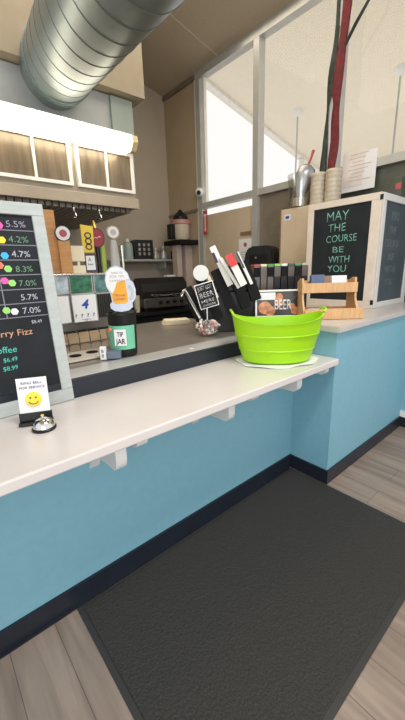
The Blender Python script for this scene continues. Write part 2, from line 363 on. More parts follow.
a = [bm.verts.new((-.049, y*1.05, z+.02)) for y, z in prof]; b = [bm.verts.new((.02, y*.9, z+.03)) for y, z in prof]
for i in range(len(prof)): bm.faces.new((a[i], a[(i+1) % 6], b[(i+1) % 6], b[i]))
bm.faces.new(a); bm.faces.new(b[::-1])
obj('end_cap', bm, 'endcap', t)
obj('housing', B(((-3.6, -.07, .121), (.0, .13, .14)), ((-3.5, .081, .05), (-.06, .13, .121))), 'white', t)

A, Bq, rad = Vector((-.672, 2.17, 3.245)), Vector((-1.06, -.3, 2.82)), .27
t = thing('ventilation_duct', 'big round galvanised ventilation duct running from the hood to the ceiling top', 'duct', A)
bm = bmesh.new(); d = (Bq-A)
cyl(bm, (0,0,0), d, rad, seg=48); obj('pipe', bm, 'galv', t, smooth=True)
bm = bmesh.new(); n = 12; dn = d.normalized()
s = dn.cross(Vector((0,0,1))).normalized(); u = s.cross(dn)
steps = n*48; ring = []
for i in range(steps+1):                                   # spiral lock seam
    a = 2*PI*i/48; p = d*(.06+.93*i/steps); rr = s*math.cos(a)+u*math.sin(a)
    ring.append([bm.verts.new(p+rr*(rad-.002)-dn*.007), bm.verts.new(p+rr*(rad+.003)), bm.verts.new(p+rr*(rad-.002)+dn*.007)])
for i in range(steps):
    for k in range(2): bm.faces.new((ring[i][k], ring[i][k+1], ring[i+1][k+1], ring[i+1][k]))
obj('spiral_seam', bm, mat('seam_steel', (.15,.18,.175), .5, metal=.4), t, smooth=True)
bm = bmesh.new(); 
for k in (0, .02, .04): cyl(bm, d*(.075+k), d*(.085+k), rad+.012, seg=48)
obj('collar', bm, 'galv', t, smooth=True)

def hook(x, label):
    bm = bmesh.new()
    tube(bm, [(0,0,0), (0,0,-.03), (.012,0,-.05), (.02,0,-.075), (.008,0,-.095), (-.01,0,-.085)], .006, 8)
    cyl(bm, (0,0,-.008), (0,0,0), .014)
    tag(obj('metal_hook', bm, 'chrome', loc=(x, 2.25, 2.155)), label, 'hook', 'hooks under the hood')
hook(-1.10, 'small shiny hook under the hood above the big menu board')
hook(-.60, 'small shiny hook under the hood above the wooden tap handle')
hook(-.33, 'small shiny hook under the hood, rightmost, above the red tap handle')

# ------------------------------------------------------------------ menu board on the shelf
def hexa(bm, x, z, r, y):
    prism(bm, [(x+r*math.cos(R(60*k)), z+r*.95*math.sin(R(60*k))) for k in range(6)], y-.002, y)
t = thing('menu_board', 'large framed chalkboard drink menu leaning on the shelf at far left', 'chalkboard', (-1.515, .175, .932), 0, rx=-.09)
W, H = .80, .865; fw = .049
bm = bmesh.new()
box(bm, (-W, 0, 0), (0, .028, fw+.01), .003); box(bm, (-W, 0, H-fw), (0, .028, H), .003); box(bm, (-fw, .0005, fw+.01), (0, .0275, H-fw), .003); box(bm, (-W, .0005, fw+.01), (-W+fw, .0275, H-fw), .003)
obj('frame', bm, 'frame', t)
obj('slate', B(((-W+fw, .012, fw), (-fw, .02, H-fw))), 'board', t)
bm = bmesh.new(); ys = .012
for z in (.755, .697, .638, .578, .519, .461, .405): box(bm, (-W+fw, ys-.001, z-.0018), (-fw, ys, z+.0018))
box(bm, (-.212, ys-.001, .405), (-.208, ys, .60))
obj('ruled_line', bm, mat('dim_chalk', (.22,.22,.26), .9), t)
dx = -.0
writing([('5.5%', -.150, .768, .025, .072)], 'chalkv', t, ys, jit=.05)
writing([('4.2%', -.152, .708, .025, .075), ('8.3%', -.145, .590, .024, .065), ('7.0%', -.143, .532, .024, .068)], 'chalkg', t, ys, jit=.05)
writing([('4.7%', -.150, .650, .025, .07), ('5.7%', -.145, .474, .024, .065), ('7.0%', -.148, .418, .025, .07), ('$8.49', -.122, .373, .014, .042)], 'chalk', t, ys, jit=.05)
writing([('LAGER', -.40, .766, .03, .15), ('CIDER', -.40, .706, .03, .14), ('PALE', -.40, .648, .03, .12), ('IPA', -.40, .588, .03, .08), ('STOUT', -.40, .530, .03, .14), ('SOUR', -.36, .472, .03, .10), ('BROWN', -.385, .416, .03, .15)], 'chalk', t, ys, jit=.05)
writing([('Cherry Fizz', -.315, .330, .026, .19)], 'chalko', t, ys, jit=.05)
writing([('Coffee', -.298, .264, .027, .10), ('$6.49', -.255, .226, .018, .052), ('$8.99', -.262, .190, .018, .055)], 'chalkt', t, ys, jit=.05)
for x, z, m in ((-.19,.772,'pink'), (-.19,.716,'yellow'), (-.19,.655,'sky'), (-.215,.617,'coral'), (-.187,.603,'lime'), (-.208,.556,'pink'), (-.182,.546,'lime'), (-.222,.437,'lime'), (-.193,.430,'paper')):
    bm = bmesh.new(); hexa(bm, x+.014, z, .0155, ys); obj('hexagon_marker', bm, m, t)

# sign holder and bell on the shelf
t = thing('bell_sign', 'small upright white sign with yellow smiley face on the shelf', 'sign', (-1.722, .028, .9305), R(-24), rx=R(-6))
obj('card', B(((-.055, 0, .03), (.055, .003, .185))), 'paper', t)
obj('stand', B(((-.06, -.03, 0), (.06, .02, .012)), ((-.06, -.006, .012), (.06, .008, .045)), bev=.002), 'black', t)
writing([('RING BELL', -.038, .16, .010, .076), ('FOR SERVICE', -.046, .142, .010, .092)], 'inkv', t, 0, name='printed_writing')
bm = bmesh.new()
cyl(bm, (0, -.0006, .098), (0, -.006, .098), .030, .027, 32); f = obj('smiley_face', bm, 'smile', t, smooth=True)
bm = bmesh.new()
for sx in (-.010, .010): cyl(bm, (sx, -.0062, .106), (sx, -.0072, .106), .0035, seg=12)
tube(bm, [(.019*math.sin(a), -.007, .098-.018*math.cos(a)) for a in [R(x) for x in range(-65, 66, 13)]], .0016, 6)
obj('smile_print', bm, 'ink', f)
t = thing('service_bell', 'shiny chrome service bell on black base in front of smiley sign', 'bell', (-1.716, -.050, .9305))
bm = bmesh.new(); lathe(bm, [(.0, .0), (.043, .0), (.044, .008), (.040, .012), (0, .012)]); obj('base', bm, 'black', t, smooth=True)
bm = bmesh.new(); lathe(bm, [(.040, .0125), (.039, .018), (.034, .030), (.024, .040), (.010, .045), (0, .046)]); obj('dome', bm, 'chrome', t, smooth=True)
bm = bmesh.new(); cyl(bm, (0,0,.0465), (0,0,.054), .004); cyl(bm, (0,0,.054), (0,0,.058), .008, .006); obj('plunger', bm, 'chrome', t, smooth=True)

# ------------------------------------------------------------------ green tub with cloth
VY = -.7093                                # heading of things turned towards the customer at the left
c = Vector((-.325, -.085, .9302))
bm = bmesh.new()
n = 48; cv = []
prev = None; rings = []
for j, k in enumerate((0, .35, .7, 1.)):
    ring = []
    for i in range(n):
        a = 2*PI*i/n; rr = 1+.06*math.sin(3*a+1)+.05*math.sin(7*a)
        ring.append(bm.verts.new((.255*k*rr*math.cos(a), .165*k*rr*math.sin(a), .004+.003*math.sin(5*a+k*6)*k)))
    rings.append(ring)
for j in range(3):
    for i in range(n):
        if j == 0 and False: pass
        bm.faces.new((rings[j][i], rings[j][(i+1) % n], rings[j+1][(i+1) % n], rings[j+1][i]))
r = bmesh.ops.extrude_face_region(bm, geom=list(bm.faces))
for v in [g for g in r['geom'] if isinstance(g, bmesh.types.BMVert)]: v.co.z += .004
cl = tag(obj('folded_cloth', bm, 'cloth', loc=c, rot=(0,0,VY)), 'thin white cloth lying under the lime green tub', 'cloth')
t = thing('plastic_tub', 'lime green flexible plastic tub with two handles on the shelf', 'tub', c+Vector((0,0,.0125)), VY)
def tub_ring(bm, z, off=0.):
    k = z/.30; out = []
    for i in range(64):
        a = 2*PI*i/64
        ax = .205+.085*k**.85+off; ay = .130+.065*k+off
        zz = z
        if k > .55: zz = z + (k-.55)/.45*(.075*abs(math.cos(a))**3.2 - .0)
        out.append(bm.verts.new((ax*math.cos(a), ay*math.sin(a), zz)))
    return out
bm = bmesh.new()
zs = [0, .008, .04, .075, .078, .084, .087, .13, .165, .168, .174, .177, .215, .24, .25]
offs = [-.012, 0, 0, 0, .003, .003, 0, 0, 0, .003, .003, 0, 0, 0, .004]
outer = [tub_ring(bm, z, o_) for z, o_ in zip(zs, offs)]
inner = [tub_ring(bm, z, -.006) for z in (.25, .17, .09, .012)]
seq = outer+inner
for p, q in zip(seq, seq[1:]):
    for i in range(64): bm.faces.new((p[i], p[(i+1) % 64], q[(i+1) % 64], q[i]))
bm.faces.new(outer[0]); bm.faces.new(inner[-1])
obj('tub_body', bm, 'bucket', t, smooth=True)
for sx in (-1, 1):
    bm = bmesh.new()
    pts = [(sx*(.272+.014*math.sin(R(b))), .055*math.cos(R(b)), .300+.020*math.sin(R(b))) for b in range(0, 181, 15)]
    tube(bm, pts, .007, 10); obj('handle', bm, 'bucket', t, smooth=True)

# ------------------------------------------------------------------ chalkboards on the cap
def framed_board(t, w, h, fwd, frame_m, slate_m):
    obj('frame', B(((0, 0, 0), (w, .03, .07)), ((0, 0, h-.055), (w, .03, h)), ((0, .0005, .07), (.08, .0295, h-.055)), ((w-.06, .0005, .07), (w, .0295, h-.055)), bev=.003), frame_m, t)
    obj('slate', B(((.08, .012, .07), (w-.06, .02, h-.055))), slate_m, t)
words = ['MAY', 'THE', 'COURSE', 'BE', 'WITH', 'YOU']
# board whose face looks along -x: local x runs towards the viewer (-y)
t = thing('quote_board', 'cream framed chalkboard with mint green lettering reading MAY THE COURSE BE WITH YOU', 'chalkboard', (1.02, .60, 1.1355), -PI/2)
w = .672
obj('frame', B(((0, 0, 0), (w, .03, .065)), ((0, 0, .885), (w, .03, .94)), ((0, .0005, .065), (.06, .0295, .885)), ((w-.08, .0005, .065), (w, .0295, .885)), bev=.003), 'frame2', t)
obj('slate', B(((.06, .012, .065), (w-.08, .02, .885))), 'board', t)
Y = lambda y: .60-(y-.075)*1. -0
def lx(y): return .60+.075-y
ln = [('MAY', .480, .768, .080, .205), ('THE', .462, .675, .068, .165), ('COURSE', .475, .583, .062, .285), ('BE', .405, .492, .052, .105), ('WITH', .440, .400, .062, .20), ('YOU', .445, .318, .062, .18)]
writing([(s_, lx(y_), z_, h_, w_) for s_, y_, z_, h_, w_ in ln], 'chalkmint', t, .012, jit=.04, bold=-.008)
for z in (.035, .88): obj('hinge', B(((w-.012, -.004, z), (w+.012, .0, z+.04))), 'black', t)
t = thing('side_board', 'pale framed chalkboard with faded writing, right of the cream framed one', 'chalkboard', (1.055, -.078, 1.1355), 0)
w = .70
obj('frame', B(((0, 0, 0), (w, .03, .05)), ((0, 0, .885), (w, .03, .94)), ((0, .0005, .05), (.06, .0295, .885)), ((w-.07, .0005, .05), (w, .0295, .885)), bev=.003), 'frame3', t)
obj('slate', B(((.06, .012, .05), (w-.07, .02, .885))), 'board2', t)
writing([('MAY', .22, .745, .075, .17), ('THE', .20, .63, .065, .15), ('COURSE', .13, .52, .065, .30), ('BE', .23, .41, .06, .13), ('WITH', .17, .30, .06, .24), ('YOU', .20, .19, .06, .17)], 'chalkf', t, .012, jit=.04)

# ------------------------------------------------------------------ two tier wooden rack
t = thing('wooden_rack', 'two tier light wood display rack holding cards and cables on the cap', 'rack', (.335, -.035, 1.1352), R(-42))
for sx in (-.19, .19):
    bm = bmesh.new(); x = sx
    pts = [(-.10, 0), (.10, 0), (.10, .26), (.02, .29), (-.03, .29), (-.05, .14), (-.10, .06)]
    a = [bm.verts.new((x-.007, y, z)) for y, z in pts]; b = [bm.verts.new((x+.007, y, z)) for y, z in pts]; m = len(pts)
    bm.faces.new(a); bm.faces.new(b[::-1])
    for i in range(m): bm.faces.new((a[i], a[(i+1) % m], b[(i+1) % m], b[i]))
    obj('side_panel', bm, 'ply', t)
obj('lower_tray', B(((-.19, -.12, .002), (.215, .095, .012)), ((-.19, -.13, .002), (.225, -.12, .078)), ((-.183, .085, .012), (.183, .095, .07)), bev=.002), 'ply', t)
obj('upper_tray', B(((-.183, -.04, .185), (.183, .095, .195)), ((-.20, -.052, .185), (.20, -.04, .255)), ((-.183, .085, .195), (.183, .095, .27)), bev=.002), 'ply', t)
rk = Matrix.Translation((.335, -.035, 1.1352)) @ Matrix.Rotation(R(-42), 4, 'Z')
def onrack(x, y, z): return rk @ Vector((x, y, z))
def cardstack(x, y, z, sx, sz, m, label, dy=.02):
    bm = bmesh.new()
    for k in range(5): box(bm, (-sx/2+random.uniform(-.001,.001), -dy+k*dy*.45, 0), (sx/2, -dy+k*dy*.45+dy*.3, sz-.002*random.random()))
    box(bm, (-sx/2, -dy, 0), (sx/2, dy, .004))
    tag(obj('card_stack', bm, m, loc=onrack(x, y, z), rot=(R(-8), 0, R(-42))), label, 'cards', 'card stacks in the wooden rack')
cardstack(-.07, .02, .197, .095, .115, 'bluecard', 'stack of dark blue cards at left of the upper rack tray')
cardstack(.0, .025, .197, .05, .105, 'browncard', 'stack of brown cards in the middle of the upper rack tray')
cardstack(.085, .02, .197, .11, .105, 'paper', 'stack of white cards at right of the upper rack tray')
cardstack(-.09, .0, .013, .09, .055, 'candy3', 'silvery packets at left of the lower rack tray')
bm = bmesh.new()
pts = [(.02+.06*math.cos(a*.9)*(1+.2*math.sin(a*2.3)), -.03+.03*math.sin(a), .02+.012*math.sin(a*1.7)+a*.001) for a in [k*.35 for k in range(56)]]
tube(bm, pts, .004, 8)
tag(obj('coiled_cable', bm, 'paper', loc=onrack(.07, .0, .012), rot=(0,0,R(-42))), 'coiled white cable lying in the lower rack tray', 'cable')

# ------------------------------------------------------------------ framed poster, packets row, organiser
t = thing('beer_poster', 'white framed photo print with the word BEER behind the green tub', 'picture', (.125, .235, 1.1355), R(-41), rx=R(-4))
obj('frame', B(((-.185, 0, 0), (.185, .016, .014)), ((-.185, 0, .196), (.185, .016, .21)), ((-.185, .0005, .014), (-.171, .0155, .196)), ((.171, .0005, .014), (.185, .0155, .196)), bev=.002), 'white', t)
obj('print', B(((-.171, .006, .014), (.171, .012, .196))), 'photo', t)
obj('notice', B(((-.165, .003, .135), (-.03, .006, .190))), 'paper', t)
for x, z, r_ in ((-.11, .075, .05), (-.07, .05, .04), (.0, .155, .03), (.0, .11, .03), (.10, .08, .025), (.12, .05, .03)):
    bm = bmesh.new(); cyl(bm, (x, .006, z), (x, .004+r_*.01, z), r_, r_*.9, 20)
    obj('printed_shape', bm, 'photoorange', t)
writing([('BEER', -.035, .06, .075, .13)], 'paper', t, .004, name='printed_writing', bold=.01)
bm = bmesh.new(); tube(bm, [(-.10, .003, .04), (.0, .003, .07), (.08, .003, .12), (.16, .003, .18)], [.012, .008, .012, .018], 8, .15); obj('highlight_streak', bm, 'candy3', t)

t0 = None
tops = ['darkred', 'napkin', 'greencard', 'lime', 'paper', 'green_dark', 'greencard', 'tapgrey']
names = ['red', 'cream', 'dark green', 'bright green', 'white', 'near-black', 'green', 'grey']
base = Vector((.33, .66, 1.1355)); dirx = Vector((math.cos(R(-41)), math.sin(R(-41)), 0))
for k in range(8):
    t = thing('packet', 'tall dark packet with %s top edge in the standing row beside the wooden rack' % names[k], 'packet', base+dirx*(.058*k), R(-41), 'row of dark packets with coloured tops')
    bm = bmesh.new(); box(bm, (-.027, -.11, 0), (.027, .11, .385), .004)
    obj('pouch', bm, 'sack' if k < 3 else 'black', t)
    obj('top_label', B(((-.026, -.108, .3855), (.026, .108, .405)), bev=.002), tops[k], t)
    obj('side_label', B(((-.026, -.1125, .3), (.026, -.1105, .38))), 'sack' if k%2 else 'blackm', t)

# slanted black organiser with cartons
Ax = R(-41)
og = Matrix.Translation((-.28, .66, 1.0205)) @ Matrix.Rotation(Ax, 4, 'Z')
def oa(x, y, z): return og @ Vector((x, y, z))
t = thing('slanted_organiser', 'black slanted organiser with angled fins on the prep counter behind the tub', 'organiser', (-.28, .66, 1.0205), Ax)
def slab(x0, z0, x1, z1, th, y0, y1):     # slanted slab from (x0,z0) top to (x1,z1) bottom
    d = Vector((x1-x0, 0, z1-z0)).normalized(); nrm = Vector((-d.z, 0, d.x))*th
    bm = bmesh.new()
    prism(bm, [(x0, z0), (x1, z1), (x1+nrm.x, z1+nrm.z), (x0+nrm.x, z0+nrm.z)], y0, y1); return bm
fins = [(-.165, .34, -.05, .08), (-.06, .42, .085, .10), (.06, .47, .20, .14), (.17, .50, .30, .18), (.27, .53, .375, .24)]
obj('body', B(((-.03, .0, 0), (.42, .22, .32)), ((.02, .02, .32), (.42, .22, .40)), bev=.006), 'black', t)
for x0, z0, x1, z1 in fins: obj('fin', slab(x0, z0, x1, z1, .075, -.06, .14), 'blackm', t)
def carton(x0, z0, x1, z1, th, m, label, name='carton', y0=-.10, extra=None, cat='carton'):
    r_ = thing(name, label, cat, (-.28, .66, 1.0205), Ax, 'items slotted in the black organiser')
    obj('shell', slab(x0, z0, x1, z1, th, y0, y0+.037), m, r_)
    if extra: obj('coloured_patch', slab(*extra, y0-.003, y0-.0005), extra_m, r_)
    return r_
bm = bmesh.new(); tube(bm, [(-.165, 0, .30), (-.15, 0, .335), (-.135, 0, .345), (-.12, 0, .32), (-.03, 0, .13)], .012, 10)
tag(obj('curved_handle', bm, 'steel', loc=oa(0, -.085, 0), rot=(0,0,Ax)), 'curved steel handle leaning in the organiser left of the small sign', 'handle', 'items slotted in the black organiser')
r_ = thing('round_brush', 'pale round headed brush standing behind the small black sign', 'brush', (-.28, .66, 1.0205), Ax, 'items slotted in the black organiser')
bm = bmesh.new(); cyl(bm, (-.012, -.09, .465), (-.012, -.065, .465), .058, seg=28); obj('head', bm, 'cloth', r_, smooth=True)
obj('handle', slab(.03, .44, .095, .275, .024, -.085, -.07), 'napkin', r_)
extra_m = 'ink'
carton(.055, .64, .185, .36, .045, 'white', 'white slanted carton with black print, tallest in the organiser', extra=(.07, .60, .10, .53, .02))
carton(.125, .56, .255, .345, .022, 'white', 'slim white slanted carton between the tall one and red one', y0=-.14)
extra_m = 'red'
carton(.165, .575, .275, .36, .05, 'white', 'white slanted carton with a red end in the organiser', y0=-.182, extra=(.165, .575, .205, .495, .05))
extra_m = 'ink'
carton(.245, .60, .355, .37, .022, 'paper', 'dark edged white slanted carton, rightmost in the organiser', extra=(.245, .60, .30, .49, .012))

# candy bowl with small sign on a stick
bp = Vector((-.345, .545, 1.0242))
t = thing('candy_bowl', 'clear bowl full of wrapped sweets on the prep counter', 'bowl', bp)
bm = bmesh.new(); lathe(bm, [(.001, 0), (.062, 0), (.085, .02), (.108, .06), (.115, .10), (.112, .10), (.104, .06), (.082, .024), (.06, .005), (.001, .005)], seg=32)
obj('bowl_body', bm, 'glass', t, smooth=True)
k = 0; first = {}
random.seed(3)
for layer, (n, rr, z) in enumerate(((6, .042, .024), (9, .060, .050), (8, .078, .078), (5, .035, .078), (7, .055, .102))):
    for i in range(n):
        a = 2*PI*i/n+layer*.5; m = ['candy1', 'candy2', 'candy3', 'candy1'][(i*7+layer) % 4]
        loc = bp+Vector((rr*math.cos(a), rr*math.sin(a), z)); rot = (random.random()*3, random.random()*3, random.random()*3)
        lab = {'candy1': 'white wrapped sweet in the clear bowl', 'candy2': 'pinkish red wrapped sweet in the clear bowl', 'candy3': 'silver wrapped sweet in the clear bowl'}[m]
        if m in first: o = first[m].copy(); C.objects.link(o); o.location = loc; o.rotation_euler = rot
        else:
            bm = bmesh.new(); lathe(bm, [(.001, -.024), (.010, -.022), (.003, -.012), (.011, -.008), (.013, 0), (.011, .008), (.003, .012), (.010, .022), (.001, .024)], seg=10)
            o = tag(obj('wrapped_sweet', bm, m, loc=loc, rot=rot), lab, 'sweet', {'candy1': 'white sweets in the bowl', 'candy2': 'pink sweets in the bowl', 'candy3': 'silver sweets in the bowl'}[m]); first[m] = o
t = thing('stick_sign', 'small black square sign with white writing above the candy bowl', 'sign', bp+Vector((.0, -.0, .118)), R(-41))
sg = bpy.data.objects
bm = bmesh.new(); box(bm, (-.072, -.004, .09), (.072, .004, .275)); 
rotm = Matrix.Translation((0,0,.18)) @ Matrix.Rotation(R(-15), 4, 'Y') @ Matrix.Translation((0,0,-.18))
bmesh.ops.transform(bm, matrix=rotm, verts=bm.verts); obj('panel', bm, 'board', t)
bm = bmesh.new()
for b_ in (((-.072, -.006, .09), (.072, -.0041, .096)), ((-.072, -.006, .269), (.072, -.0041, .275)), ((-.072, -.006, .096), (-.066, -.0041, .269)), ((.066, -.006, .096), (.072, -.0041, .269))): box(bm, *b_)
bmesh.ops.transform(bm, matrix=rotm, verts=bm.verts); obj('border', bm, 'candy3', t)
wr = writing([('JUST', -.056, .226, .03, .055), ('GOT', .006, .226, .03, .05), ('BEER', -.052, .172, .036, .108), ('HERE', -.05, .132, .022, .10), ('CHEERS', -.048, .105, .015, .10)], 'candy3', t, -.0041, bold=.02)
[w_.data.transform(rotm) for w_ in wr]
bm = bmesh.new(); cyl(bm, (0,0,.0), (-.0,0,.10), .004); obj('stick', bm, 'paper', t)

# napkins
bm = bmesh.new()
for k in range(6): box(bm, (-.13+.004*k, -.09, .002+.007*k), (.13-.006*(k%3), .09-.004*k, .008+.007*k), .002)
tag(obj('napkin_pile', bm, 'napkin', loc=(-.13, 1.25, 1.020), rot=(0,0,R(-28))), 'pile of cream napkins lying on the prep counter behind the tip jar', 'napkins')

# ------------------------------------------------------------------ tip jar with beer mug sign
jp = Vector((-1.085, .47, 1.0242))
t = thing('tip_jar', 'black cylindrical tip jar with mint green label on the prep counter', 'jar', jp, R(-39))
bm = bmesh.new(); lathe(bm, [(.001, 0), (.072, 0), (.076, .01), (.083, .24), (.087, .245), (.087, .255), (.080, .255), (.076, .24), (.07, .012), (.001, .012)], seg=36)
obj('jar_body', bm, 'black', t, smooth=True)
bm = bmesh.new()                                         # label follows the curved side
N = 16
def lab_ring(r, z): return [bm.verts.new((r*math.sin(a), -r*math.cos(a), z)) for a in [R(-62+124*i/N) for i in range(N+1)]]
a, b, c_, d_ = lab_ring(.0865, .185), lab_ring(.0815, .045), lab_ring(.0845, .185), lab_ring(.0795, .045)
for i in range(N):
    bm.faces.new((a[i], a[i+1], b[i+1], b[i])); bm.faces.new((c_[i], c_[i+1], d_[i+1], d_[i])); bm.faces.new((a[i], a[i+1], c_[i+1], c_[i])); bm.faces.new((b[i], b[i+1], d_[i+1], d_[i]))
lb = obj('label', bm, 'mint', t, smooth=True)
obj('label_plate', B(((-.034, -.090, .07), (.034, -.0845, .165))), 'paper', lb)
writing([('TIP', -.018, .125, .026, .036), ('JAR', -.028, .082, .030, .056)], 'ink', lb, -.090, name='printed_writing', bold=.02)
bm = bmesh.new(); cyl(bm, (-.055, -.073, .165), (-.062, -.083, .165), .010, seg=14); obj('orange_dot', bm, 'coral', lb)
t = thing('beer_mug_sign', 'cardboard beer mug cutout sign with white foam standing on the tip jar', 'sign', jp+Vector((.017, -.014, .268)), R(-39)); t.scale = (.80, 1, .93)
bm = bmesh.new()
out = [(-.075, .02), (-.078, .045), (-.062, .06), (-.070, .11), (-.092, .15), (-.098, .19), (-.085, .235), (-.05, .262), (-.01, .268), (.03, .255), (.062, .225), (.075, .185), (.095, .17), (.108, .13), (.106, .085), (.09, .06), (.078, .05), (.08, .025), (.05, .005), (0, -.002), (-.05, .004)]
prism(bm, out, -.086, -.082); bd = obj('mug_shape', bm, 'lilac', t)
bm = bmesh.new(); prism(bm, [(-.055, .06), (-.062, .12), (-.045, .125), (-.03, .145), (-.02, .17), (.04, .185), (.052, .06), (.03, .048), (-.035, .048)], -.0875, -.0861); am = obj('beer_print', bm, 'amber', bd)
bm = bmesh.new(); prism(bm, [(-.09, .155), (-.092, .19), (-.08, .228), (-.048, .254), (-.01, .26), (.027, .247), (.055, .22), (.066, .19), (.045, .188), (-.018, .172), (-.028, .147), (-.045, .118), (-.055, .108), (-.075, .13)], -.0885, -.0862); fo = obj('foam_print', bm, 'paper', bd)
bm = bmesh.new(); prism(bm, [(.062, .155), (.082, .15), (.092, .125), (.09, .09), (.08, .072), (.063, .07), (.063, .085), (.076, .09), (.078, .12), (.072, .135), (.062, .14)], -.0885, -.0862); obj('handle_print', bm, 'candy3', bd)
writing([('THANK YOU', -.05, .222, .013, .08), ('FOR TIPS', -.06, .200, .014, .10), ('CHEERS', -.065, .178, .011, .09)], 'tapgrey', bd, -.0885, name='printed_writing')
writing([('TIPS ARE', -.045, .09, .013, .08), ('LOVED', -.045, .068, .013, .08)], 'darkred', bd, -.0876, name='printed_writing')
bm = bmesh.new(); cyl(bm, (-.03, -.076, -.010), (-.03, -.076, .03), .006); obj('support', bm, 'blackm', t)
bm = bmesh.new(); box(bm, (-.075, -.082, -.013), (.075, .08, -.010)); obj('lid', bm, 'black', t)

t = thing('card_reader', 'small slate grey box with white end beside the tip jar', 'card reader', (-1.185, .43, 1.0243), R(-35))
obj('casing', B(((-.03, -.03, 0), (.05, .05, .045)), bev=.005), 'greybox', t)
obj('label', B(((-.065, -.032, 0), (-.031, .0, .075)), bev=.002), 'paper', t)
writing([('B', -.055, .042, .018, .012), ('8', -.055, .015, .018, .012)], 'ink', t, -.032, name='printed_writing')

bm = bmesh.new(); box(bm, (-.012, -.012, 0), (.012, .012, .0015))
tag(obj('sticker', bm, 'paper', loc=(-.72, .28, 1.0242), rot=(0,0,.3)), 'tiny pale square sticker on the steel counter edge', 'sticker')

# ------------------------------------------------------------------ beer tower, tap handles
ty = .80
t = thing('beer_tower', 'wide dark steel beer tower standing on the prep counter', 'beer tower', (-1.3, ty, 1.0205))
obj('tower_box', B(((-.65, 0, .13), (.42, .09, .475)), bev=.006), 'steeldark', t)
bm = bmesh.new()
for k in range(14): box(bm, (.22+k*.0145, -.006, .20), (.228+k*.0145, .001, .35))
obj('grille', bm, 'black', t)
obj('top_rail', B(((-.65, -.02, .4751), (.42, .12, .487)), bev=.003), 'steel', t)
obj('lower_skirt', B(((-.64, .003, .118), (.40, .085, .13))), 'black', t)
for x in (-.60, .36): obj('leg', B(((x, .02, 0), (x+.05, .08, .118))), 'steel', t)
for x in (-.02, .05, .12, .19):
    bm = bmesh.new(); tube(bm, [(x, -.005, .13), (x, -.04, .12), (x, -.05, .09), (x, -.05, .02)], .0035, 8)
    cyl(bm, (x, -.05, .045), (x, -.05, .050), .010, seg=14); obj('faucet', bm, 'steeldark', t, smooth=True)
t = thing('drip_tray', 'pale drip tray with dark round openings under the beer tower', 'tray', (-1.28, .60, 1.0243))
obj('tray_body', B(((-.42, -.10, 0), (.14, .12, .012)), bev=.002), 'tray', t)
for i, x in enumerate((-.28, -.17, -.06, .05)):
    bm = bmesh.new(); cyl(bm, (x, .0+.02*(i%2), .0121), (x, .0+.02*(i%2), .016), .035, seg=20); obj('opening', bm, 'blackm', t)
t = thing('backsplash_board', 'cream board standing behind the drip tray under the beer tower', 'panel', (-1.3, 1.02, 1.0265), 0, rx=R(-28))
obj('panel', B(((-.6, 0, 0), (.36, .012, .24)), bev=.002), 'warm', t)  # bright cream and backward tilt stand in for the lit recess here

# sheets hanging on the tower: name, label, x0, x1, z0, z1, material
yb = ty-.003
def sheet(x0, x1, z0, z1, m, label, y=0.):
    t = thing('hanging_sheet', label, 'sheet', ((x0+x1)/2, yb-.004-y, z0), 0, 'sheets on the beer tower')
    w = (x1-x0)/2; obj('sleeve', B(((-w, 0, 0), (w, .003, z1-z0))), 'steel', t)
    obj('picture', B(((-w+.006, -.0015, .006), (w-.006, -.0003, z1-z0-.006))), m, t); return t
sheet(-1.43, -1.345, 1.385, 1.50, 'bluephoto', 'pale blue photo sheet at the left of the beer tower')
sheet(-1.34, -1.258, 1.385, 1.50, 'bluephoto', 'pale photo sheet between two others at the top of the beer tower')
sheet(-1.254, -1.105, 1.38, 1.50, 'greenphoto', 'dark green photo sheet at the top of the beer tower')
sheet(-1.098, -.96, 1.375, 1.50, 'teal', 'teal photo sheet at the right beside the mug cutout')
sheet(-1.42, -1.265, 1.205, 1.38, 'paper', 'white card with small marks, left of the card with the 4')
s4 = sheet(-1.256, -1.09, 1.20, 1.38, 'paper', 'white card with a large blue number 4')
writing([('4', -.022, .09, .055, .050)], 'inkblue', s4, -.002, name='printed_writing', bold=.03, shear=.25)
writing([('? ? ? ?', -.07, .035, .022, .13), ('~o~', -.03, .01, .02, .06)], 'ink', s4, -.002, name='printed_writing')

def handle_thing(x, label, name='tap_handle'):
    return thing(name, label, 'tap handle', (x, ty+.07, 1.5077), R(-12), 'beer tap handles')
# orange wood paddle with round badge
t = handle_thing(-1.228, 'orange wooden tap handle with round red and white badge, leftmost')
obj('paddle', B(((-.035, -.012, 0), (.035, .012, .20)), bev=.005), 'wood', t)
bm = bmesh.new(); cyl(bm, (0, -.014, .24), (0, .01, .24), .046, seg=32); bd = obj('badge', bm, 'ink', t)
bm = bmesh.new(); cyl(bm, (0, -.016, .24), (0, -.0141, .24), .041, seg=32); obj('badge_ring', bm, 'paper', bd)
bm = bmesh.new(); cyl(bm, (0, -.018, .24), (0, -.0161, .24), .022, seg=24); obj('badge_centre', bm, 'darkred', bd)
t = handle_thing(-1.305, 'plain honey wood board standing behind the leftmost tap handle', 'tap_handle')
obj('paddle', B(((-.045, .05, 0), (.045, .07, .38)), bev=.004), 'wood', t)
# cream block
t = handle_thing(-1.150, 'cream square tap handle between the wooden and yellow ones')
obj('block', B(((-.04, -.012, .075), (.04, .012, .17)), ((-.04, -.01, 0), (.04, .012, .05)), ((-.008, -.006, .05), (.008, .006, .075)), bev=.003), 'napkin', t)
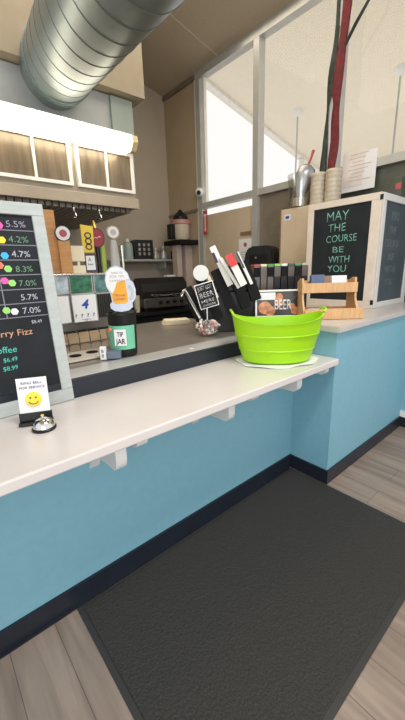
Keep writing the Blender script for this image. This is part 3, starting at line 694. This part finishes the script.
# yellow with ovals and label
t = handle_thing(-1.072, 'yellow tap handle with black ovals and square white label')
bm = bmesh.new(); prism(bm, [(-.038, .13), (.03, .13), (.038, .29), (-.038, .30)], -.012, .012); f = obj('paddle', bm, 'tapyellow', t)
for z in (.165, .20, .235):
    bm = bmesh.new(); tube(bm, [(.018*math.cos(a), -.014, z+.016*math.sin(a)) for a in [R(x) for x in range(0, 361, 24)]], .004, 6); obj('oval_print', bm, 'ink', f)
obj('label', B(((-.036, -.014, .01), (.036, .012, .12)), bev=.002), 'ink', t)
obj('label_paper', B(((-.028, -.016, .02), (.028, -.0141, .11))), 'paper', t)
writing([('A', -.015, .075, .022, .02), ('beer', -.018, .05, .015, .036)], 'ink', t, -.016, name='printed_writing')
# red oval
t = handle_thing(-.998, 'dark red oval tap handle with gold tip on black stem')
bm = bmesh.new(); 
oval = [(.050*math.cos(a), .225+.062*math.sin(a)) for a in [2*PI*k/32 for k in range(32)]]; prism(bm, oval, -.014, .014); f = obj('oval', bm, 'ink', t)
bm = bmesh.new(); prism(bm, [(x*.86, .225+(z-.225)*.88) for x, z in oval], -.018, -.0141); obj('oval_face', bm, 'tapred', f)
bm = bmesh.new(); prism(bm, [(-.028, .216), (-.01, .226), (.0, .220), (.012, .232), (.026, .228), (.026, .231), (.012, .236), (.0, .224), (-.01, .230), (-.028, .220)], -.020, -.0181); obj('script_print', bm, 'candy1', f)
bm = bmesh.new(); tube(bm, [(0,0,0), (0,0,.06), (0,0,.165)], [.016, .014, .018], 12); obj('stem', bm, 'black', t, smooth=True)
bm = bmesh.new(); tube(bm, [(0,0,.286), (-.006,0,.31), (-.008,0,.335)], [.010, .012, .003], 10); obj('tip', bm, 'gold', t, smooth=True); t.location.y += .03
t = handle_thing(-.965, 'slim olive green tap handle between red and grey ones')
obj('paddle', B(((-.014, .03, 0), (.014, .045, .18)), bev=.003), 'tapgreen', t)
# grey round
t = handle_thing(-.893, 'grey tap handle with round ringed head, rightmost')
bm = bmesh.new(); cyl(bm, (0, -.014, .262), (0, .012, .262), .042, seg=32); f = obj('head', bm, 'tapgrey', t)
bm = bmesh.new(); cyl(bm, (0, -.016, .262), (0, -.0141, .262), .034, seg=28); obj('head_face', bm, 'candy1', f)
bm = bmesh.new(); cyl(bm, (0, -.018, .262), (0, -.0161, .262), .020, seg=24); obj('head_centre', bm, 'tapgrey', f)
bm = bmesh.new(); tube(bm, [(0,0,0), (0,0,.10), (0,0,.215)], [.034, .032, .020], 14, .6); obj('stem', bm, 'tapgrey', t, smooth=True)
t = handle_thing(-.835, 'slim steel tap handle at the right end of the tower')
bm = bmesh.new(); tube(bm, [(0,0,0), (0,0,.10), (0,0,.18)], [.012, .012, .016], 12); obj('stem', bm, 'steel', t, smooth=True)

# ------------------------------------------------------------------ back wall shelf and what stands on it
t = thing('wall_shelf', 'narrow grey shelf on the back wall', 'shelf', (1.05, 3.78, 1.68))
obj('board', B(((-.60, -.17, 0), (.68, .168, .035)), bev=.003), 'alu', t)
for x in (-.4, .4): obj('support', B(((x, -.1, -.12), (x+.03, .168, -.001))), 'alu', t)
t = thing('squeeze_bottle', 'pale mint bottle at the left end of the back shelf', 'bottle', (.78, 3.72, 1.7155))
bm = bmesh.new(); lathe(bm, [(.001, 0), (.075, 0), (.08, .02), (.08, .20), (.06, .25), (.03, .27)]); obj('bottle_body', bm, 'mintbottle', t, smooth=True)
bm = bmesh.new(); lathe(bm, [(.03, .271), (.03, .30), (.012, .32), (.001, .33)]); obj('cap', bm, 'paper', t, smooth=True)
t = thing('cup_box', 'black box with rows of small white cup shapes on the back shelf', 'box', (1.04, 3.72, 1.7155), R(-10))
obj('carton', B(((-.16, -.1, 0), (.16, .1, .30)), bev=.004), 'black', t)
for z in (.20, .13, .06):
    for x in (-.08, .0, .08):
        bm = bmesh.new(); prism(bm, [(x-.016, z), (x+.016, z), (x+.022, z+.045), (x-.022, z+.045)], -.104, -.1005); obj('cup_print', bm, 'candy3', t)
for k, x in enumerate((1.30, 1.46)):
    t = thing('glass_jar', ['clear glass jar next to the black cup box on the back shelf', 'taller clear glass jar right of the other jar on the back shelf'][k], 'jar', (x, 3.72, 1.7155))
    h = .17+.04*k
    bm = bmesh.new(); lathe(bm, [(.001, 0), (.07, 0), (.075, .02), (.075, h), (.06, h+.02), (.056, h+.02), (.07, h), (.07, .02), (.001, .01)]); obj('jar_body', bm, 'glass', t, smooth=True)
    bm = bmesh.new(); lathe(bm, [(.001, .011), (.066, .011), (.066, h*.6), (.001, h*.62)]); obj('contents', bm, 'tapgrey', t, smooth=True)
t = thing('timer', 'small black device with green screen at the right end of the back shelf', 'timer', (1.66, 3.68, 1.7155))
obj('casing', B(((-.05, -.03, 0), (.05, .03, .14)), bev=.006), 'black', t); obj('screen', B(((-.03, -.033, .05), (.03, -.0305, .11))), 'lime', t)

# espresso machine on back counter
t = thing('espresso_machine', 'black espresso machine with silver front panel and knobs on the back counter', 'espresso machine', (1.02, 3.20, .9205), R(-10))
bm = bmesh.new(); box(bm, (-.36, -.18, .05), (.36, .2, .20), .012); obj('lower_body', bm, 'steeldark', t)
bm = bmesh.new(); 
pts = [(-.19, .21), (.2, .21), (.2, .46), (.1, .50), (-.05, .50), (-.14, .42), (-.19, .30)]
a = [bm.verts.new((-.38, y, z)) for y, z in pts]; b = [bm.verts.new((.38, y, z)) for y, z in pts]; m = len(pts)
bm.faces.new(a); bm.faces.new(b[::-1])
for i in range(m): bm.faces.new((a[i], a[(i+1) % m], b[(i+1) % m], b[i]))
obj('hood', bm, 'black', t)
for x in (-.1, .02, .14, .26):
    bm = bmesh.new(); cyl(bm, (x, -.181, .13), (x, -.215, .13), .03, .024, 18); obj('knob', bm, 'black', t, smooth=True)
for x in (-.2, .12):
    bm = bmesh.new(); tube(bm, [(x, -.19, .24), (x, -.26, .235), (x, -.34, .22)], [.03, .012, .014], 10); obj('handle', bm, 'steel', t, smooth=True)
bm = bmesh.new(); tube(bm, [(-.25, -.2, .25), (0, -.205, .235), (.25, -.2, .25)], .006, 8); obj('trim_bar', bm, 'chrome', t)
for x in (-.32, .32):
    for y in (-.14, .14): obj('foot', B(((x-.02, y-.02, 0), (x+.02, y+.02, .05))), 'black', t)
t = thing('paper_cup_stack', 'small stack of cream paper cups left of the espresso machine', 'cups', (.56, 3.18, .9205))
bm = bmesh.new(); lathe(bm, [(.001, 0), (.035, 0), (.045, .10), (.045, .11), (.047, .12), (.047, .25), (.04, .25), (.001, .24)]); obj('cups', bm, 'napkin', t, smooth=True)
# folded white cloth on machine
bm = bmesh.new(); box(bm, (-.09, -.05, 0), (.09, .05, .03), .01)
tag(obj('folded_towel', bm, 'cloth', loc=(1.25, 3.27, 1.4215), rot=(0, 0, .1)), 'folded pale towel on top of the espresso machine', 'towel')
# grinder / dispenser with pale hopper on dark wall bracket
t = thing('wall_bracket_shelf', 'small dark shelf on the tan side wall under the dispenser', 'shelf', (1.62, 3.38, 1.93))
obj('board', B(((-.20, -.22, 0), (.178, .25, .07)), bev=.004), 'blackm', t)
t = thing('drink_dispenser', 'dispenser with pale tub, pink rim and black peaked lid', 'dispenser', (1.62, 3.40, 2.0005))
bm = bmesh.new(); lathe(bm, [(.001, 0), (.11, 0), (.145, .05), (.15, .25), (.155, .27)]); obj('tub', bm, 'jarpale', t, smooth=True)
bm = bmesh.new(); lathe(bm, [(.157, .25), (.165, .26), (.165, .31), (.12, .33), (.001, .33)]); obj('rim', bm, 'pinkplastic', t, smooth=True)
bm = bmesh.new(); lathe(bm, [(.12, .331), (.125, .37), (.09, .42), (.05, .44), (.025, .48), (.001, .49)]); obj('lid', bm, 'black', t, smooth=True)
obj('side_motor', B(((-.24, -.06, .02), (-.158, .06, .25)), bev=.01), 'black', t)
for k, (x0, x1) in enumerate(((-.16, -.06), (.02, .17))):
    tag(obj('paper_roll_column', B(((x0, -.08, 0), (x1, .06, .985-.0)), bev=.005), 'pillar', loc=(1.62, 3.40, .9205+.02)), ['narrow pale pinkish column below the dark wall shelf', 'wide pale pinkish column below the dark wall shelf'][k], 'column')
struct('trim_5', 'brown', ((XW-.02, 3.13, 2.44), (XW-.0005, 3.95, 2.48)))

# security camera on the window post
t = thing('security_camera', 'round white security camera with black lens on the window post', 'camera', (1.73, 3.02, 2.69))
bm = bmesh.new(); bmesh.ops.create_uvsphere(bm, u_segments=24, v_segments=14, radius=.068); obj('shell', bm, 'paper', t, smooth=True)
bm = bmesh.new(); dd = Vector((-.75, -.62, -.2)).normalized(); cyl(bm, dd*.055, dd*.073, .034, .030, 24); obj('lens', bm, 'black', t, smooth=True)
bm = bmesh.new(); cyl(bm, (.045,0,0), (.069,0,0), .03); obj('mount', bm, 'white', t)
# arrow sign
t = thing('arrow_sign', 'narrow red vertical sign with white arrow pointing down', 'sign', (1.765, 2.94, 2.06), -PI/2)
obj('plate', B(((-.045, 0, 0), (.045, .004, .36)), bev=.001), 'redsign', t)
bm = bmesh.new(); prism(bm, [(0, .04), (.032, .09), (.014, .09), (.014, .28), (.032, .28), (.032, .31), (-.032, .31), (-.032, .28), (-.014, .28), (-.014, .09), (-.032, .09)], -.003, -.0003); obj('arrow', bm, 'candy1', t)
t = thing('notice_paper', 'white notice with red emblem taped to the beige panel', 'notice', (1.805, 2.12, 1.60), -PI/2)
obj('sheet', B(((-.13, 0, 0), (.13, .004, .33))), 'paper', t)
bm = bmesh.new(); cyl(bm, (0, -.002, .25), (0, -.0003, .25), .03, seg=20); obj('emblem', bm, 'redsign', t)
obj('printed_lines', B(*[((-.09, -.001, .04+k*.035), (.09, -.0002, .048+k*.035)) for k in range(4)]), 'tapgrey', t)
t = thing('notice_paper', 'smaller plain strip of paper above the notice with the red emblem', 'notice', (1.805, 2.12, 1.98), -PI/2)
obj('sheet', B(((-.10, 0, 0), (.10, .004, .05))), 'browncard', t)

# black dome-topped appliance and tan cabinet against the window wall
t = thing('coffee_brewer', 'black round-shouldered coffee brewer left of the tan cabinet', 'coffee brewer', (1.52, 1.55, 1.0205), -PI/2+.3)
bm = bmesh.new()
pts = [(-.20, 0), (.20, 0), (.20, .60), (.18, .70), (.12, .76), (-.12, .76), (-.18, .70), (-.20, .60)]
prism(bm, pts, -.16, .16); bmesh.ops.bevel(bm, geom=list(bm.edges), offset=.02, segments=2, affect='EDGES'); obj('housing', bm, 'black', t)
obj('window', B(((-.12, -.165, .55), (.12, -.161, .66))), 'blackm', t)
bm = bmesh.new(); cyl(bm, (-.03, -.166, .62), (-.03, -.172, .62), .012, seg=14); obj('lamp', bm, 'candy3', t)
t = thing('side_counter', 'dark counter between the prep counter and the window wall', 'counter', (1.5, 1.6, 0))
obj('worktop', B(((-.35, -.05, .98), (.25, .35, 1.02)), bev=.003), 'blackm', t); obj('base_cabinet', B(((-.33, -.05, 0), (.25, .35, .98))), 'blackm', t)
t = thing('ice_machine', 'tall tan cabinet with small blue label, behind the chalkboards', 'cabinet', (1.57, 1.005, 0))
obj('cabinet', B(((-.16, 0, .0), (.045, .21, 2.15)), ((-.16, -.43, 1.1355), (.045, -.0, 2.1499)), bev=.006), 'beige', t)
obj('shaded_edge', B(((-.164, .195, 1.2), (-.1605, .211, 2.145))), 'browncard', t)  # dark strip painted as the shading along the cabinet's left edge
obj('label', B(((-.163, .07, 2.03), (-.1605, .15, 2.09))), 'paper', t)
obj('label_print', B(((-.165, .085, 2.045), (-.1631, .135, 2.075))), 'inkblue', t)
# scoop in clear holder
t = thing('scoop_holder', 'milky plastic tub holding the scoop on top of the tan cabinet', 'tub', (1.50, 1.03, 2.1505))
bm = bmesh.new(); lathe(bm, [(.001, 0), (.10, 0), (.115, .01), (.135, .33), (.140, .34), (.132, .34), (.11, .012), (.001, .012)]); obj('tub_body', bm, 'plastic', t, smooth=True)
bm = bmesh.new(); lathe(bm, [(.001, .0125), (.095, .0125), (.10, .10), (.001, .10)]); obj('contents', bm, 'cupplastic', t, smooth=True)
t = thing('ice_scoop', 'large grey metal scoop with reddish handle standing in the milky tub', 'scoop', (1.46, 1.0, 2.27), R(-50))
bm = bmesh.new()
pr = [(.001, -.01), (.03, .0), (.065, .06), (.095, .15), (.10, .22), (.085, .28), (.035, .315), (.001, .32)]
lathe(bm, pr, sx=1, sy=.55); bmesh.ops.transform(bm, matrix=Matrix.Rotation(R(14), 4, 'Y'), verts=bm.verts); obj('scoop_blade', bm, 'scoop', t, smooth=True)
bm = bmesh.new(); tube(bm, [(.07, 0, .285), (.10, 0, .36), (.125, 0, .44)], [.014, .012, .016], 10); obj('handle', bm, 'darkred', t, smooth=True)
for k, (x, y) in enumerate(((1.50, .80), (1.50, .63))):
    bm = bmesh.new(); pr = []
    z = 0
    for j in range(14): pr += [(.078+.004*(j % 2), z), (.082-.003*(j % 2), z+.012)]; z += .022
    lathe(bm, [(.001, 0)]+pr+[(.07, z), (.001, z)], seg=24)
    tag(obj('cup_stack', bm, 'cupplastic', smooth=True, loc=(x, y, 2.1505)), ['stack of clear plastic cups right beside the scoop tub', 'stack of clear plastic cups nearest the hanging red cloth'][k], 'cups', 'cup stacks on the tan cabinet')

# paper on the glass
t = thing('taped_paper', 'white printed paper sheets taped to the window right of the red cloth', 'paper', (1.766, .50, 2.27), -PI/2)
obj('sheet', B(((-.19, 0, 0), (.17, .003, .36))), 'paper', t)
obj('top_sheet', B(((-.18, -.003, .05), (.05, -.0005, .39))), 'candy1', t)
obj('printed_lines', B(*[((-.12+(k%3)*.02, -.0045, .10+k*.035), (.12-(k*7%4)*.03, -.0032, .105+k*.035)) for k in range(8)]), 'tapgrey', t)
# hanging cloth strips
t = thing('hanging_strips', 'twisted red, dark green and silver fabric strips hanging down the window', 'hanging strips', (1.66, .8, 2.05))
def strip(pts, wd, m, nm, th=.012):
    bm = bmesh.new(); L = []
    P_ = []
    for i in range(len(pts)-1):
        for k in range(6):
            f = k/6; P_.append([pts[i][j]*(1-f)+pts[i+1][j]*f for j in range(2)])
    P_.append(list(pts[-1]))
    vs = []
    for i, (y, z) in enumerate(P_):
        w_ = wd*(1+.18*math.sin(i*.9)); x = .02*math.sin(i*.5)
        vs.append([bm.verts.new((x-th, y-w_/2, z)), bm.verts.new((x-th*2.2, y, z)), bm.verts.new((x-th, y+w_/2, z)), bm.verts.new((x+th, y+w_/2, z)), bm.verts.new((x+th, y-w_/2, z))])
    for i in range(len(vs)-1):
        for k in range(5): bm.faces.new((vs[i][k], vs[i][(k+1) % 5], vs[i+1][(k+1) % 5], vs[i+1][k]))
    bm.faces.new(vs[0]); bm.faces.new(vs[-1])
    return obj(nm, bm, m, t, smooth=True)
strip([(-.10, 2.15), (-.08, 1.55), (-.055, 1.0), (-.04, .5), (-.045, .02)], .085, 'redcloth', 'red_strip')
strip([(-.035, 2.15), (-.01, 1.55), (.015, 1.05), (.045, .75), (.04, .35)], .06, 'darkcloth', 'dark_strip')
strip([(-.045, 2.15), (-.03, 1.2), (-.0, .9), (.012, .3), (-.0, .02)], .035, 'silvertape', 'silver_strip', .008)
bm = bmesh.new(); tube(bm, [(0, -.10, 1.52), (0, -.20, 1.66), (0, -.32, 1.80), (0, -.45, 2.1)], [.02, .022, .018, .012], 8, .5); obj('side_strap', bm, 'darkcloth', t, smooth=True)

# pendants in the dining room
def pendant(x, y, label):
    z = zd(x)-.0; t = thing('pendant_light', label, 'light', (x, y, z), 0, 'dining room pendant lights')
    bm = bmesh.new(); lathe(bm, [(.001, .03), (.12, .03), (.12, -.04), (.09, -.10), (.03, -.16), (.001, -.16)]); obj('canopy', bm, 'paper', t, smooth=True)
    bm = bmesh.new(); cyl(bm, (0,0,-.16), (0,0,-1.9), .022); obj('rod', bm, 'alu', t)
    bm = bmesh.new(); lathe(bm, [(.03, -1.9), (.08, -1.93), (.22, -2.15), (.2, -2.15), (.06, -1.96), (.03, -1.94)]); obj('lamp_shade', bm, 'paper', t, smooth=True)
pendant(6.9, 4.86, 'thin white pendant light hanging beyond the glass, left, above the scoop')
pendant(6.95, 2.30, 'thin white pendant light beyond the glass at the right edge')

# small red and white box behind boards
t = thing('small_carton', 'small red and white carton behind the side chalkboard', 'carton', (1.60, .03, 1.1355))
obj('box_body', B(((-.08, -.05, 0), (.08, .05, 1.13)), bev=.003), 'green_dark', t); obj('red_face', B(((-.0805, -.0505, 1.0), (.03, -.05, 1.1))), 'darkred', t) if False else obj('red_face', B(((-.083, -.05, 1.03), (-.0805, .0, 1.08))), 'darkred', t)

# ------------------------------------------------------------------ light
wd = bpy.data.worlds.new('daylight'); bpy.context.scene.world = wd; wd.use_nodes = True
bg = wd.node_tree.nodes['Background']; bg.inputs[0].default_value = (1., .985, .96, 1); bg.inputs[1].default_value = 1.02
def area(name, loc, rot, sx, sy, power, col):
    l = bpy.data.lights.new(name, 'AREA'); l.shape = 'RECTANGLE'; l.size = sx; l.size_y = sy; l.energy = power; l.color = col
    o = bpy.data.objects.new(name, l); C.objects.link(o); o.location = loc; o.rotation_euler = rot; return o
area('ceiling_lamp', (-.9, -1.55, 3.9), (0, 0, 0), 1.3, .5, 85, (1, .97, .93))
area('kitchen_fill', (0, 1.3, 4.3), (0, 0, 0), 3.4, 1.8, 48, (1, .87, .68))  # added fill light to brighten the kitchen, no fixture modelled
area('unseen_window_fill', (-3.6, -4.4, 1.9), (R(90), 0, R(-38)), 3.2, 2.4, 90, (.93, .97, 1))  # soft fill added front-left for windows out of view, lifts the blue wall
area('dining_fill', (7, 2.5, 1.2), (PI, 0, 0), 6, 6, 130, (1, .95, .85))  # added upward fill that brightens the dining room ceiling

# ------------------------------------------------------------------ camera
cd = bpy.data.cameras.new('camera'); cam = bpy.data.objects.new('camera', cd); C.objects.link(cam)
cd.sensor_fit = 'VERTICAL'; cd.sensor_height = 24.; cd.lens = 334.791/720*24.; cd.clip_start = .02
f = Vector((.62398882, .73799061, -.25691983)); r = Vector((.75821631, -.65133823, -.02943718)); u = Vector((.18906607, .17643234, .96598429))
cam.matrix_world = Matrix(((r.x, u.x, -f.x, -2.0098), (r.y, u.y, -f.y, -1.3531), (r.z, u.z, -f.z, 1.5), (0,0,0,1)))
sc = bpy.context.scene; sc.camera = cam
sc.view_settings.view_transform = 'Standard'; sc.view_settings.look = 'None'; sc.view_settings.gamma = 1; sc.view_settings.use_curve_mapping = False
sc.view_settings.exposure = 0.
